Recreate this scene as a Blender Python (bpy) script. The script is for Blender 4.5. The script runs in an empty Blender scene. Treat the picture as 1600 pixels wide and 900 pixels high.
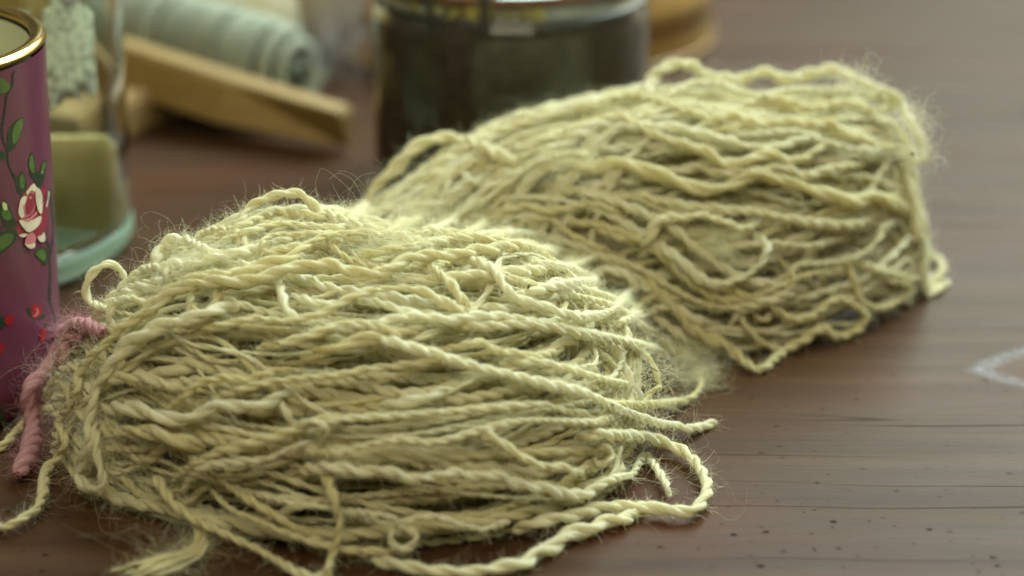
import bpy, math, random
import numpy as np
from mathutils import Vector, Matrix

rng = np.random.default_rng(7)
random.seed(7)
S = bpy.context.scene
COL = S.collection
MM = 0.001

# ------------------------------------------------------------------ camera
CAM_H, PITCH, HFOV = 0.2, math.radians(20.0), math.radians(24.0)
cd = bpy.data.cameras.new('camera')
cam = bpy.data.objects.new('camera', cd)
COL.objects.link(cam)
cam.location = (0, 0, CAM_H)
cam.rotation_euler = (math.radians(90) - PITCH, 0, 0)
cd.sensor_width = 36.0
cd.lens = 18.0 / math.tan(HFOV / 2)
cd.clip_start, cd.clip_end = 0.02, 50
cd.dof.use_dof = True
cd.dof.focus_distance = 0.482
cd.dof.aperture_fstop = 8.4
S.camera = cam

# ------------------------------------------------------------------ world, lamps, exposure
W = bpy.data.worlds.new('World')
S.world = W
W.use_nodes = True
bg = W.node_tree.nodes['Background']
bg.inputs[0].default_value = (0.90, 0.86, 0.62, 1)
bg.inputs[1].default_value = 0.105


def area_lamp(name, loc, target, sx, sy, power, color):
    ld = bpy.data.lights.new(name, 'AREA')
    ld.shape = 'RECTANGLE'
    ld.size, ld.size_y = sx, sy
    ld.energy = power
    ld.color = color
    o = bpy.data.objects.new(name, ld)
    COL.objects.link(o)
    o.location = loc
    d = Vector(target) - Vector(loc)
    o.rotation_euler = d.to_track_quat('-Z', 'Y').to_euler()
    return o


area_lamp('window_light', (1.02, 2.0, 1.0), (0.05, 0.5, 0.0), 1.5, 1.2, 12.5, (1.0, 0.97, 0.70))
area_lamp('sky_window_light', (0.72, 1.50, 1.22), (0.02, 0.5, 0.0), 1.5, 1.3, 92.0, (0.80, 1.0, 0.98))
area_lamp('fill_light', (-0.05, -0.35, 1.15), (0.0, 0.48, 0.0), 1.0, 0.8, 14.0, (1.0, 0.94, 0.66))  # added fill lamp on the viewer's side, brightens the fronts of the yarn

S.view_settings.view_transform = 'Standard'
S.view_settings.look = 'None'
S.view_settings.gamma = 1
S.view_settings.exposure = -0.08
S.render.engine = 'CYCLES'
S.cycles.use_denoising = True
S.cycles.max_bounces = 12
S.cycles.diffuse_bounces = 8
S.cycles.glossy_bounces = 4
S.cycles.transmission_bounces = 10
S.cycles.transparent_max_bounces = 12
S.cycles.sample_clamp_indirect = 4
S.cycles.caustics_refractive = True

# ------------------------------------------------------------------ small maths
FPX = 800 / math.tan(HFOV / 2)
FWD = np.array([0, math.cos(PITCH), -math.sin(PITCH)])
UPV = np.array([0, math.sin(PITCH), math.cos(PITCH)])
ORI = np.array([0, 0, CAM_H])


def sight(px, py):
    """direction from the viewpoint used to survey the photograph"""
    x = (np.asarray(px, float) - 800) / FPX
    y = (450 - np.asarray(py, float)) / FPX
    return FWD + x[..., None] * np.array([1.0, 0, 0]) + y[..., None] * UPV


def atz(px, py, z=0.0):
    d = sight(px, py)
    return ORI + d * ((z - CAM_H) / d[..., 2])[..., None]


def catmull(P, n):
    P = np.asarray(P, float)
    t = np.linspace(0, len(P) - 1, n)
    i = np.clip(t.astype(int), 0, len(P) - 2)
    f = (t - i)[:, None]
    g = lambda k: P[np.clip(k, 0, len(P) - 1)]
    a, b, c, d = g(i - 1), g(i), g(i + 1), g(i + 2)
    return .5 * (2 * b + (c - a) * f + (2 * a - 5 * b + 4 * c - d) * f ** 2 + (3 * b - a - 3 * c + d) * f ** 3)


def resample(P, step):
    seg = np.linalg.norm(np.diff(P, axis=0), axis=1)
    L = np.concatenate([[0], np.cumsum(seg)])
    n = max(6, int(L[-1] / step))
    q = np.linspace(0, L[-1], n)
    return np.stack([np.interp(q, L, P[:, k]) for k in range(3)], 1), q


def wob(n_len, wavelength, amp, dims=1):
    """smooth random function sampled at the positions n_len"""
    L = n_len[-1] - n_len[0] + 1e-9
    m = max(4, int(L / wavelength) + 3)
    v = rng.normal(0, 1, (m, dims))
    t = (n_len - n_len[0]) / L * (m - 1.001)
    i = np.clip(t.astype(int), 0, m - 2)
    f = (t - i)[:, None]
    f = f * f * (3 - 2 * f)
    return amp * (v[i] * (1 - f) + v[i + 1] * f)


# ------------------------------------------------------------------ scene helpers
def tag(o, label=None, cat=None, group=None, kind=None):
    if label: o['label'] = label
    if cat: o['category'] = cat
    if group: o['group'] = group
    if kind: o['kind'] = kind
    return o


def empty(name, loc, label, cat, group=None):
    o = bpy.data.objects.new(name, None)
    COL.objects.link(o)
    o.location = loc
    o.empty_display_size = .01
    return tag(o, label, cat, group)


def link(name, me, mats, parent=None, smooth=True):
    o = bpy.data.objects.new(name, me)
    COL.objects.link(o)
    for m in (mats if isinstance(mats, (list, tuple)) else [mats]):
        me.materials.append(m)
    if parent is not None:
        o.parent = parent
        o.matrix_parent_inverse = Matrix.Translation(-Vector(parent.location))
    if smooth and len(me.polygons):
        me.polygons.foreach_set('use_smooth', np.ones(len(me.polygons), dtype=bool))
    return o


def mesh_np(name, V, F, fib=None, matidx=None):
    V = np.asarray(V, np.float32)
    F = np.asarray(F, np.int32)
    me = bpy.data.meshes.new(name)
    k = F.shape[1]
    me.vertices.add(len(V))
    me.vertices.foreach_set('co', V.ravel())
    me.loops.add(F.size)
    me.loops.foreach_set('vertex_index', F.ravel())
    me.polygons.add(len(F))
    me.polygons.foreach_set('loop_start', np.arange(0, F.size, k, dtype=np.int32))
    me.polygons.foreach_set('loop_total', np.full(len(F), k, dtype=np.int32))
    if matidx is not None:
        me.polygons.foreach_set('material_index', np.asarray(matidx, np.int32))
    me.update(calc_edges=True)
    if fib is not None:
        a = me.attributes.new('fib', 'FLOAT_VECTOR', 'POINT')
        a.data.foreach_set('vector', np.asarray(fib, np.float32).ravel())
    return me


def frames(P):
    T = np.gradient(P, axis=0)
    T /= np.linalg.norm(T, axis=1, keepdims=True) + 1e-12
    N = np.zeros_like(T)
    n = np.cross(T[0], [0, 0, 1.0])
    if np.linalg.norm(n) < 1e-3: n = np.array([1.0, 0, 0])
    n /= np.linalg.norm(n)
    for i in range(len(T)):
        t = T[i]
        n = n - t * (n[0] * t[0] + n[1] * t[1] + n[2] * t[2])
        n = n / (math.sqrt(n[0] * n[0] + n[1] * n[1] + n[2] * n[2]) + 1e-12)
        N[i] = n
    return T, N, np.cross(T, N)


def tube_arrays(C, N, B, r, L, sides, spin=None):
    n = len(C)
    a = np.linspace(0, 2 * np.pi, sides, endpoint=False)
    ca, sa = np.cos(a), np.sin(a)
    V = C[:, None] + r[:, None, None] * (ca[None, :, None] * N[:, None] + sa[None, :, None] * B[:, None])
    i = np.arange(n - 1)[:, None] * sides
    j = np.arange(sides)[None]
    j2 = (j + 1) % sides
    F = np.stack([i + j, i + j2, i + sides + j2, i + sides + j], -1).reshape(-1, 4)
    ang = a[None] + (spin if spin is not None else np.zeros(n))[:, None]
    fib = np.stack([np.broadcast_to(L[:, None], ang.shape), np.cos(ang) * r[:, None], np.sin(ang) * r[:, None]], -1)
    return V.reshape(-1, 3), F, fib.reshape(-1, 3)


def join_arrays(parts):
    V, F, A, o = [], [], [], 0
    for v, f, a in parts:
        V.append(v); F.append(f + o); A.append(a); o += len(v)
    return np.concatenate(V), np.concatenate(F), np.concatenate(A)


def yarn_arrays(P, R, pitch, sides=8, plies=2, lump=.22, step=.0008):
    """a plied handspun strand along the polyline P (metres): helical plies of uneven thickness"""
    P, L = resample(P, step)
    T, N, B = frames(P)
    n = len(P)
    taper = np.clip(np.minimum(L, L[-1] - L) / .0011, 0.2, 1) ** .5
    thick = np.clip(1 + wob(L, .016, lump)[:, 0] + wob(L, .05, lump * .7)[:, 0], .62, 1.9)
    Rl = R * thick * taper
    # twist runs faster where the strand is thin
    rate = 2 * np.pi / (pitch * np.clip(thick, .7, 1.5))
    ph = np.concatenate([[0], np.cumsum(rate[:-1] * np.diff(L))]) + rng.uniform(0, 6.28)
    out = []
    off = L + rng.uniform(0, 9)
    for k in range(plies):
        a = ph + 2 * np.pi * k / plies
        ply = np.clip(1 + wob(L, .009, .13)[:, 0], .7, 1.35)
        if plies == 1:
            C, r = P, Rl * .95
        else:
            C = P + (Rl * .42)[:, None] * (np.cos(a)[:, None] * N + np.sin(a)[:, None] * B)
            r = Rl * .60 * ply
        v, f, fb = tube_arrays(C, N, B, r, off + k * .37, sides, spin=-1.6 * ph)
        wv = rng.normal(0, .07, (n, sides)); wv = wv + np.roll(wv, 1, 0) + np.roll(wv, 2, 0)
        v = (C[:, None] + (v.reshape(n, sides, 3) - C[:, None]) * (1 + .5 * wv)[..., None]).reshape(-1, 3)
        out.append((v, f, fb))
    V, F, A = join_arrays(out)
    return V, F, A, (P, T, N, B, Rl, L)


def lathe(profile, n=64, center=(0, 0)):
    """profile: list of (r,z) -> closed surface of revolution (quads)"""
    pr = np.asarray(profile, float)
    a = np.linspace(0, 2 * np.pi, n, endpoint=False)
    V = np.stack([pr[:, 0:1] * np.cos(a) + center[0], pr[:, 0:1] * np.sin(a) + center[1],
                  np.repeat(pr[:, 1:2], n, 1)], -1)
    m = len(pr)
    i = np.arange(m - 1)[:, None] * n
    j = np.arange(n)[None]
    j2 = (j + 1) % n
    F = np.stack([i + j, i + j2, i + n + j2, i + n + j], -1).reshape(-1, 4)
    return V.reshape(-1, 3), F


def hair_object(name, parent, mat, P, rad):
    """P: (n, k, 3) points of n hairs; rad (n,) root radius"""
    n, k, _ = P.shape
    cu = bpy.data.hair_curves.new(name)
    cu.add_curves([k] * n)
    cu.attributes['position'].data.foreach_set('vector', P.astype(np.float32).ravel())
    ra = cu.attributes.get('radius') or cu.attributes.new('radius', 'FLOAT', 'POINT')
    prof = np.linspace(1, .45, k)[None] * rad[:, None]
    ra.data.foreach_set('value', prof.astype(np.float32).ravel())
    cu.materials.append(mat)
    o = bpy.data.objects.new(name, cu)
    COL.objects.link(o)
    if parent is not None:
        o.parent = parent
        o.matrix_parent_inverse = Matrix.Translation(-Vector(parent.location))
    o['kind'] = 'stuff'
    return o


def hair_paths(root, d0, length, k=7, curl=1.0):
    """hairs that start at root along d0 and bend smoothly about a wandering axis"""
    n = len(root)
    d = d0 / (np.linalg.norm(d0, axis=1, keepdims=True) + 1e-9)
    ax = rng.normal(0, 1, (n, 3))
    ax -= d * (ax * d).sum(1, keepdims=True)
    ax /= np.linalg.norm(ax, axis=1, keepdims=True) + 1e-9
    bend = rng.uniform(.35, 1.5, (n, 1)) * rng.choice([-1, 1], (n, 1)) * curl * .5
    P = np.zeros((n, k, 3))
    P[:, 0] = root
    st = (length / (k - 1))[:, None]
    for i in range(1, k):
        d = d + np.cross(ax, d) * bend + rng.normal(0, .16 * curl, (n, 3))
        d /= np.linalg.norm(d, axis=1, keepdims=True) + 1e-9
        P[:, i] = P[:, i - 1] + d * st
    P[:, :, 2] = np.maximum(P[:, :, 2], .0003)
    return P


# ------------------------------------------------------------------ materials
class NT:
    def __init__(self, name):
        self.m = bpy.data.materials.new(name)
        self.m.use_nodes = True
        self.t = self.m.node_tree
        self.bsdf = self.t.nodes['Principled BSDF']
        self.out = self.t.nodes['Material Output']

    def n(self, typ, **kw):
        x = self.t.nodes.new(typ)
        for k, v in kw.items():
            if k.startswith('_'):
                x.inputs[k[1:].replace('_', ' ')].default_value = v
            else:
                setattr(x, k, v)
        return x

    def l(self, a, b):
        self.t.links.new(a, b)

    def math(self, op, a, b=None, c=None, clamp=False):
        x = self.n('ShaderNodeMath', operation=op, use_clamp=clamp)
        for i, v in enumerate((a, b, c)):
            if v is None: continue
            if isinstance(v, (int, float)): x.inputs[i].default_value = v
            else: self.l(v, x.inputs[i])
        return x.outputs[0]

    def mix(self, fac, a, b, blend='MIX'):
        x = self.n('ShaderNodeMix', data_type='RGBA', blend_type=blend)
        for s, v in ((x.inputs[0], fac), (x.inputs[6], a), (x.inputs[7], b)):
            if isinstance(v, (int, float)): s.default_value = v
            elif isinstance(v, tuple): s.default_value = (*v, 1) if len(v) == 3 else v
            else: self.l(v, s)
        return x.outputs[2]

    def ramp(self, fac, stops, interp='LINEAR'):
        x = self.n('ShaderNodeValToRGB')
        x.color_ramp.interpolation = interp
        e = x.color_ramp.elements
        while len(e) < len(stops): e.new(.5)
        for el, (p, c) in zip(e, stops):
            el.position = p
            el.color = (c, c, c, 1) if isinstance(c, (int, float)) else (*c, 1)
        self.l(fac, x.inputs[0])
        return x.outputs[0]

    def noise(self, vec, scale, detail=3, rough=.55, dist=0.0):
        x = self.n('ShaderNodeTexNoise')
        x.inputs['Scale'].default_value = scale
        x.inputs['Detail'].default_value = detail
        x.inputs['Roughness'].default_value = rough
        x.inputs['Distortion'].default_value = dist
        if vec is not None: self.l(vec, x.inputs['Vector'])
        return x.outputs[0]

    def scaled(self, vec, s, rot=(0, 0, 0), loc=(0, 0, 0)):
        x = self.n('ShaderNodeMapping')
        x.inputs['Scale'].default_value = s
        x.inputs['Rotation'].default_value = rot
        x.inputs['Location'].default_value = loc
        self.l(vec, x.inputs['Vector'])
        return x.outputs[0]

    def bump(self, h, strength, dist):
        x = self.n('ShaderNodeBump')
        x.inputs['Strength'].default_value = strength
        x.inputs['Distance'].default_value = dist
        self.l(h, x.inputs['Height'])
        return x.outputs[0]


def simple(name, col, rough=.5, metal=0.0, spec=.5, var=0.0, vscale=60):
    M = NT(name)
    b = M.bsdf
    b.inputs['Roughness'].default_value = rough
    b.inputs['Metallic'].default_value = metal
    b.inputs['Specular IOR Level'].default_value = spec
    if var:
        tc = M.n('ShaderNodeTexCoord')
        nz = M.noise(tc.outputs['Object'], vscale, 4)
        c = M.mix(nz, tuple(x * (1 - var) for x in col), tuple(min(1, x * (1 + var)) for x in col))
        M.l(c, b.inputs['Base Color'])
    else:
        b.inputs['Base Color'].default_value = (*col, 1)
    return M.m


def wool(name, c0, c1, transl=.42, bumpy=True):
    """matte wool: fibres run along the ply ('fib' attribute), slightly translucent"""
    M = NT(name)
    at = M.n('ShaderNodeAttribute', attribute_name='fib')
    v = M.scaled(at.outputs['Vector'], (260, 1250, 1250))
    f1 = M.noise(v, 1.0, 3, .6)
    oi = M.n('ShaderNodeObjectInfo')
    slow = M.noise(M.scaled(at.outputs['Vector'], (60, 60, 60)), 1.0, 2)
    fac = M.math('MULTIPLY_ADD', f1, .75, M.math('MULTIPLY_ADD', oi.outputs['Random'], .55, M.math('MULTIPLY', slow, .5)))
    fac = M.math('SUBTRACT', fac, .42, clamp=True)
    col = M.mix(fac, c0, c1)
    b = M.bsdf
    M.l(col, b.inputs['Base Color'])
    b.inputs['Roughness'].default_value = .85
    b.inputs['Specular IOR Level'].default_value = .05
    b.inputs['Sheen Weight'].default_value = .06
    b.inputs['Sheen Roughness'].default_value = .5
    if bumpy:
        M.l(M.bump(f1, .9, .0008), b.inputs['Normal'])
    tr = M.n('ShaderNodeBsdfTranslucent')
    M.l(col, tr.inputs['Color'])
    ms = M.n('ShaderNodeMixShader')
    ms.inputs[0].default_value = transl
    M.l(b.outputs[0], ms.inputs[1]); M.l(tr.outputs[0], ms.inputs[2])
    M.l(ms.outputs[0], M.out.inputs['Surface'])
    return M.m


def fibre(name, col, col2=None, transl=.45):
    M = NT(name)
    hi = M.n('ShaderNodeHairInfo')
    c = M.mix(hi.outputs['Random'], col, col2 or col)
    d = M.n('ShaderNodeBsdfDiffuse'); t = M.n('ShaderNodeBsdfTranslucent')
    M.l(c, d.inputs['Color']); M.l(c, t.inputs['Color'])
    ms = M.n('ShaderNodeMixShader'); ms.inputs[0].default_value = transl
    M.l(d.outputs[0], ms.inputs[1]); M.l(t.outputs[0], ms.inputs[2])
    M.l(ms.outputs[0], M.out.inputs['Surface'])
    return M.m


def glass(name, col, rough=.02, ior=1.5):
    M = NT(name)
    b = M.bsdf
    b.inputs['Base Color'].default_value = (*col, 1)
    b.inputs['Roughness'].default_value = rough
    b.inputs['IOR'].default_value = ior
    b.inputs['Transmission Weight'].default_value = 1
    tc = M.n('ShaderNodeTexCoord')
    M.l(M.bump(M.noise(tc.outputs['Object'], 45, 2), .05, .002), b.inputs['Normal'])
    return M.m


def table_material():
    M = NT('painted_wood')
    tc = M.n('ShaderNodeTexCoord')
    ob = tc.outputs['Object']
    ROT = (0, 0, math.radians(5))
    g = M.scaled(ob, (5, 110, 1), ROT)
    warpv = M.n('ShaderNodeVectorMath', operation='MULTIPLY_ADD')
    nz = M.n('ShaderNodeTexNoise'); nz.inputs['Scale'].default_value = 9; nz.inputs['Detail'].default_value = 2
    M.l(ob, nz.inputs['Vector'])
    M.l(nz.outputs['Color'], warpv.inputs[0]); warpv.inputs[1].default_value = (0, 1.6, 0); M.l(g, warpv.inputs[2])
    gw = warpv.outputs[0]
    grain = M.noise(gw, 1.0, 4, .6)
    fine = M.noise(M.scaled(ob, (30, 900, 1), ROT), 1.0, 3, .6)
    blot = M.noise(M.scaled(ob, (7, 16, 1), ROT), 1.0, 3, .55)
    wear = M.noise(M.scaled(ob, (14, 60, 1), ROT, (3, 1, 0)), 1.0, 5, .65)
    # dark red-brown stain over paler worn wood
    col = M.mix(M.ramp(grain, [(.3, 0.0), (.7, 1.0)]), (.033, .0135, .0052), (.078, .0370, .0150))
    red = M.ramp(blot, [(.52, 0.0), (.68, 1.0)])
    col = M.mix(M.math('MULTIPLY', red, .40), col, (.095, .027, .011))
    col = M.mix(M.math('MULTIPLY', M.ramp(wear, [(.5, 0.0), (.75, 1.0)]), .45), col, (.080, .050, .027))
    col = M.mix(M.math('MULTIPLY', M.ramp(fine, [(.35, 1.0), (.6, 0.0)]), .45), col, (.05, .028, .02))
    # long hairline checks that follow the grain
    ck = M.noise(M.scaled(gw, (.55, .8, 1), (0, 0, 0), (7.3, 2.1, 0)), 1.0, 1, .4)
    line = M.math('ABSOLUTE', M.math('SUBTRACT', ck, .5))
    line = M.ramp(line, [(.0, 1.0), (.012, 0.0)])
    brk = M.ramp(M.noise(M.scaled(ob, (9, 25, 1), ROT, (1, 5, 0)), 1.0, 2), [(.5, 0.0), (.6, 1.0)])
    line = M.math('MULTIPLY', line, brk)
    col = M.mix(M.math('MULTIPLY', line, .8), col, (.022, .013, .009))
    # small dark specks
    specks = None
    for sc, th, sel in ((210, .18, .52), (420, .18, .58), (120, .11, .45)):
        vo = M.n('ShaderNodeTexVoronoi'); vo.inputs['Scale'].default_value = sc
        vo.inputs['Randomness'].default_value = 1
        M.l(M.scaled(ob, (1, 1, .0)), vo.inputs['Vector'])
        sep = M.n('ShaderNodeSeparateColor'); M.l(vo.outputs['Color'], sep.inputs[0])
        s = M.ramp(M.math('DIVIDE', vo.outputs['Distance'], th), [(.55, 1.0), (1.0, 0.0)])
        s = M.math('MULTIPLY', s, M.math('GREATER_THAN', sep.outputs[0], sel))
        s = M.math('MULTIPLY', s, M.math('MULTIPLY_ADD', sep.outputs[1], .7, .3))
        specks = s if specks is None else M.math('MAXIMUM', specks, s)
    patch = M.ramp(M.noise(ob, 14, 2), [(.38, .15), (.6, 1.0)])
    specks = M.math('MULTIPLY', specks, patch)
    col = M.mix(M.math('MULTIPLY', specks, .9), col, (.016, .011, .008))
    # the knot with a rubbed pale ring of paint
    kc = atz(np.array(1640.), np.array(578.))
    dv = M.n('ShaderNodeVectorMath', operation='SUBTRACT'); M.l(ob, dv.inputs[0]); dv.inputs[1].default_value = (kc[0], kc[1], 0)
    sx = M.n('ShaderNodeSeparateXYZ'); M.l(dv.outputs[0], sx.inputs[0])
    wn = M.math('MULTIPLY', M.math('SUBTRACT', M.noise(ob, 130, 3), .5), .004)
    ax_ = M.math('DIVIDE', sx.outputs[0], .0150)
    # egg shaped: narrows to a point at its near end
    squeeze = M.math('MULTIPLY_ADD', M.math('MINIMUM', ax_, 0.0), .55, 1.0)
    ay_ = M.math('DIVIDE', sx.outputs[1], M.math('MULTIPLY', M.math('MAXIMUM', squeeze, .15), .0135))
    rr = M.math('SQRT', M.math('ADD', M.math('POWER', ax_, 2.0), M.math('POWER', ay_, 2.0)))
    rr = M.math('ADD', rr, M.math('MULTIPLY', wn, 30))
    inside = M.ramp(M.math('SUBTRACT', 1.15, rr), [(.1, 0.0), (.35, 1.0)])
    col = M.mix(M.math('MULTIPLY', inside, .75), col, (.075, .030, .014))
    ring = M.math('ABSOLUTE', M.math('SUBTRACT', rr, 1.0))
    ring = M.ramp(ring, [(.0, 1.0), (.34, 0.0)])
    ring = M.math('MULTIPLY', ring, M.ramp(M.noise(ob, 420, 3), [(.35, .1), (.62, 1.0)]))
    col = M.mix(M.math('MULTIPLY', ring, .55), col, (.27, .28, .31))
    b = M.bsdf
    M.l(col, b.inputs['Base Color'])
    M.l(M.math('ADD', M.math('MULTIPLY_ADD', wear, .20, .38), M.math('MULTIPLY', specks, .3)), b.inputs['Roughness'])
    M.l(M.math('MULTIPLY', M.math('SUBTRACT', 1.0, M.math('MAXIMUM', line, specks)), .07), b.inputs['Specular IOR Level'])
    h = M.math('ADD', M.math('MULTIPLY', grain, .9), M.math('MULTIPLY', fine, .34))
    h = M.math('SUBTRACT', h, M.math('MULTIPLY', line, .5))
    h = M.math('SUBTRACT', h, M.math('MULTIPLY', specks, .15))
    M.l(M.bump(h, .24, .0010), b.inputs['Normal'])
    return M.m


def wood(name, c0, c1, axis=0, rough=.45):
    M = NT(name)
    tc = M.n('ShaderNodeTexCoord')
    s = [350, 350, 350]; s[axis] = 18
    g = M.noise(M.scaled(tc.outputs['Generated'] if False else tc.outputs['Object'], tuple(s)), 1.0, 4, .6)
    col = M.mix(M.ramp(g, [(.3, 0.0), (.7, 1.0)]), c0, c1)
    M.l(col, M.bsdf.inputs['Base Color'])
    M.bsdf.inputs['Roughness'].default_value = rough
    M.l(M.bump(g, .3, .0004), M.bsdf.inputs['Normal'])
    return M.m


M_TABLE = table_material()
M_WOOL = wool('cream_wool', (.72, .63, .30), (.94, .93, .78))
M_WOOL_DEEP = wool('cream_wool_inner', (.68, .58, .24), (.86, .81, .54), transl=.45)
M_FUZZ = fibre('wool_fibre', (.76, .69, .38), (.95, .96, .76))
M_PINK = wool('pink_wool', (.52, .25, .26), (.70, .42, .43))
M_PINKFUZZ = fibre('pink_fibre', (.55, .27, .31))

# ------------------------------------------------------------------ table
def build_table():
    x0, x1, y0, y1, t = -.75, .75, .12, 1.45, .035
    V, F = [], []
    nx, ny = 2, 2
    import bmesh
    bm = bmesh.new()
    bmesh.ops.create_cube(bm, size=1)
    for v in bm.verts:
        v.co = Vector(((x0 + x1) / 2 + v.co.x * (x1 - x0), (y0 + y1) / 2 + v.co.y * (y1 - y0), -t / 2 + v.co.z * t))
    bmesh.ops.bevel(bm, geom=bm.edges[:], offset=.004, segments=3, affect='EDGES')
    me = bpy.data.meshes.new('tabletop')
    bm.to_mesh(me); bm.free()
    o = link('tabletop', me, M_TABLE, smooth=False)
    tag(o, 'worn red brown painted wooden tabletop with specks and a ringed knot', None, None, 'structure')


build_table()

# ------------------------------------------------------------------ the skein: body of the two folded bundles (mm)
B1 = dict(ax=[(-82, 470), (-58, 461), (-22, 453), (2, 466), (17, 474)], w=[27, 46, 52, 39, 27], h=[30, 45, 45, 40, 28])
B2 = dict(ax=[(-36, 520), (0, 536), (40, 544), (64, 551), (85, 561)], w=[14, 30, 43, 38, 26], h=[27, 44, 51, 50, 45])
for B in (B1, B2):
    C = catmull([(*a, w, h) for a, w, h in zip(B['ax'], B['w'], B['h'])], 80)
    T = np.gradient(C[:, :2], axis=0)
    T /= np.linalg.norm(T, axis=1, keepdims=True)
    B['C'], B['T'] = C, T


def bundle_h(B, x, y):
    C, T = B['C'], B['T']
    d2 = (x[..., None] - C[:, 0]) ** 2 + (y[..., None] - C[:, 1]) ** 2
    i = np.argmin(d2, -1)
    d = np.sqrt(np.take_along_axis(d2, i[..., None], -1)[..., 0])
    w, h = C[i, 2], C[i, 3]
    end = (i == 0) | (i == len(C) - 1)
    dx, dy = x - C[i, 0], y - C[i, 1]
    al = dx * T[i, 0] + dy * T[i, 1]
    ac = -dx * T[i, 1] + dy * T[i, 0]
    r = np.where(end, np.sqrt((al / (w * .35)) ** 2 + (ac / w) ** 2), d / w)
    return h * np.clip(1 - np.clip(r, 0, 1) ** 2.4, 0, 1) ** .55


def body_h(x, y):
    a, b, k = bundle_h(B1, x, y), bundle_h(B2, x, y), 17.0
    s = np.clip(.5 + .5 * (a - b) / k, 0, 1)
    return b * (1 - s) + a * s + k * s * (1 - s) * np.clip(np.minimum(a, b) / 4, 0, 1)


# where the mug stands (strands beside it must stay clear of it)
mc = atz(np.array(-170.), np.array(611.))
MX, MY = mc[0], mc[1]
depth_b = (mc - ORI) @ FWD
R0 = 265 * depth_b / FPX


def proj(p):
    q = np.asarray(p, float) - ORI
    z = q @ FWD
    return 800 + FPX * q[..., 0] / z, 450 - FPX * (q @ UPV) / z, z


zs = np.linspace(.05, .14, 400)
py_ = np.array([proj((MX, MY, z))[1] for z in zs])
MH = zs[np.argmin(abs(py_ - 66))]
_, _, dz = proj((MX, MY, MH))
cxr = proj((MX, MY, MH))[0]
R1 = (66 - cxr) * dz / FPX
def mug_r(z): return R0 + (R1 - R0) * np.clip(z / MH, 0, 1)


def mug_hit(px, py):
    d = sight(np.asarray(px, float), np.asarray(py, float))
    t = np.linspace(.33, .62, 600)
    P = ORI + d[:, None] * t[None, :, None]
    ins = (np.hypot(P[..., 0] - MX, P[..., 1] - MY) < mug_r(P[..., 2]) + .0006) & (P[..., 2] < MH) & (P[..., 2] > 0)
    return np.where(ins.any(1), t[np.argmax(ins, 1)], 9.0)


TT = np.linspace(.40, .72, 330)


def drape(px, py):
    """survey points of one strand laid on the body (or the table); gaps in mid air are bridged"""
    d = sight(px, py)
    P = ORI + d[:, None] * TT[None, :, None]
    x, y, z = P[..., 0] * 1000, P[..., 1] * 1000, P[..., 2] * 1000
    under = z <= np.maximum(body_h(x, y), 1.2)
    k = np.argmax(under, 1)
    hit = under.any(1)
    t = TT[k]
    q = ORI + d * t[:, None]
    qx, qy, qz = q[:, 0] * 1000, q[:, 1] * 1000, q[:, 2] * 1000
    lim = np.where(qx < 0, 515, 560 + np.clip(qx, 0, 60) * .35)
    floor_far = (qz < 2.5) & (qy > lim) | ~hit
    floor_far |= (px > 1380) & (py < 330) & (qz < 8)
    good = ~floor_far
    if not good.any(): good[:], t = True, np.full(len(t), .53)
    idx = np.arange(len(px))
    t = np.interp(idx, idx[good], t[good])
    return d, np.minimum(t, mug_hit(px, py) - .0012)


skein = empty('yarn_skein', (0.0, .485, 0.0), 'loose skein of cream handspun wool folded over on the table', 'yarn skein')
HAIR_SRC = []          # (P,T,N,B,R,L, weight)
ntri = 0


def add_strand(P, R, pitch, sides=8, plies=2, lump=.22, hair=1.0, name='yarn_strand', mat=None, parent=None, step=.0008):
    global ntri
    V, F, A, fr = yarn_arrays(P, R, pitch, sides, plies, lump, step)
    V[:, 2] = np.maximum(V[:, 2], .0002)
    o = link(name, mesh_np(name, V, F, A), mat or M_WOOL, parent or skein)
    ntri += len(F) * 2
    if hair > 0: HAIR_SRC.append((*fr, hair))
    return o


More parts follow.
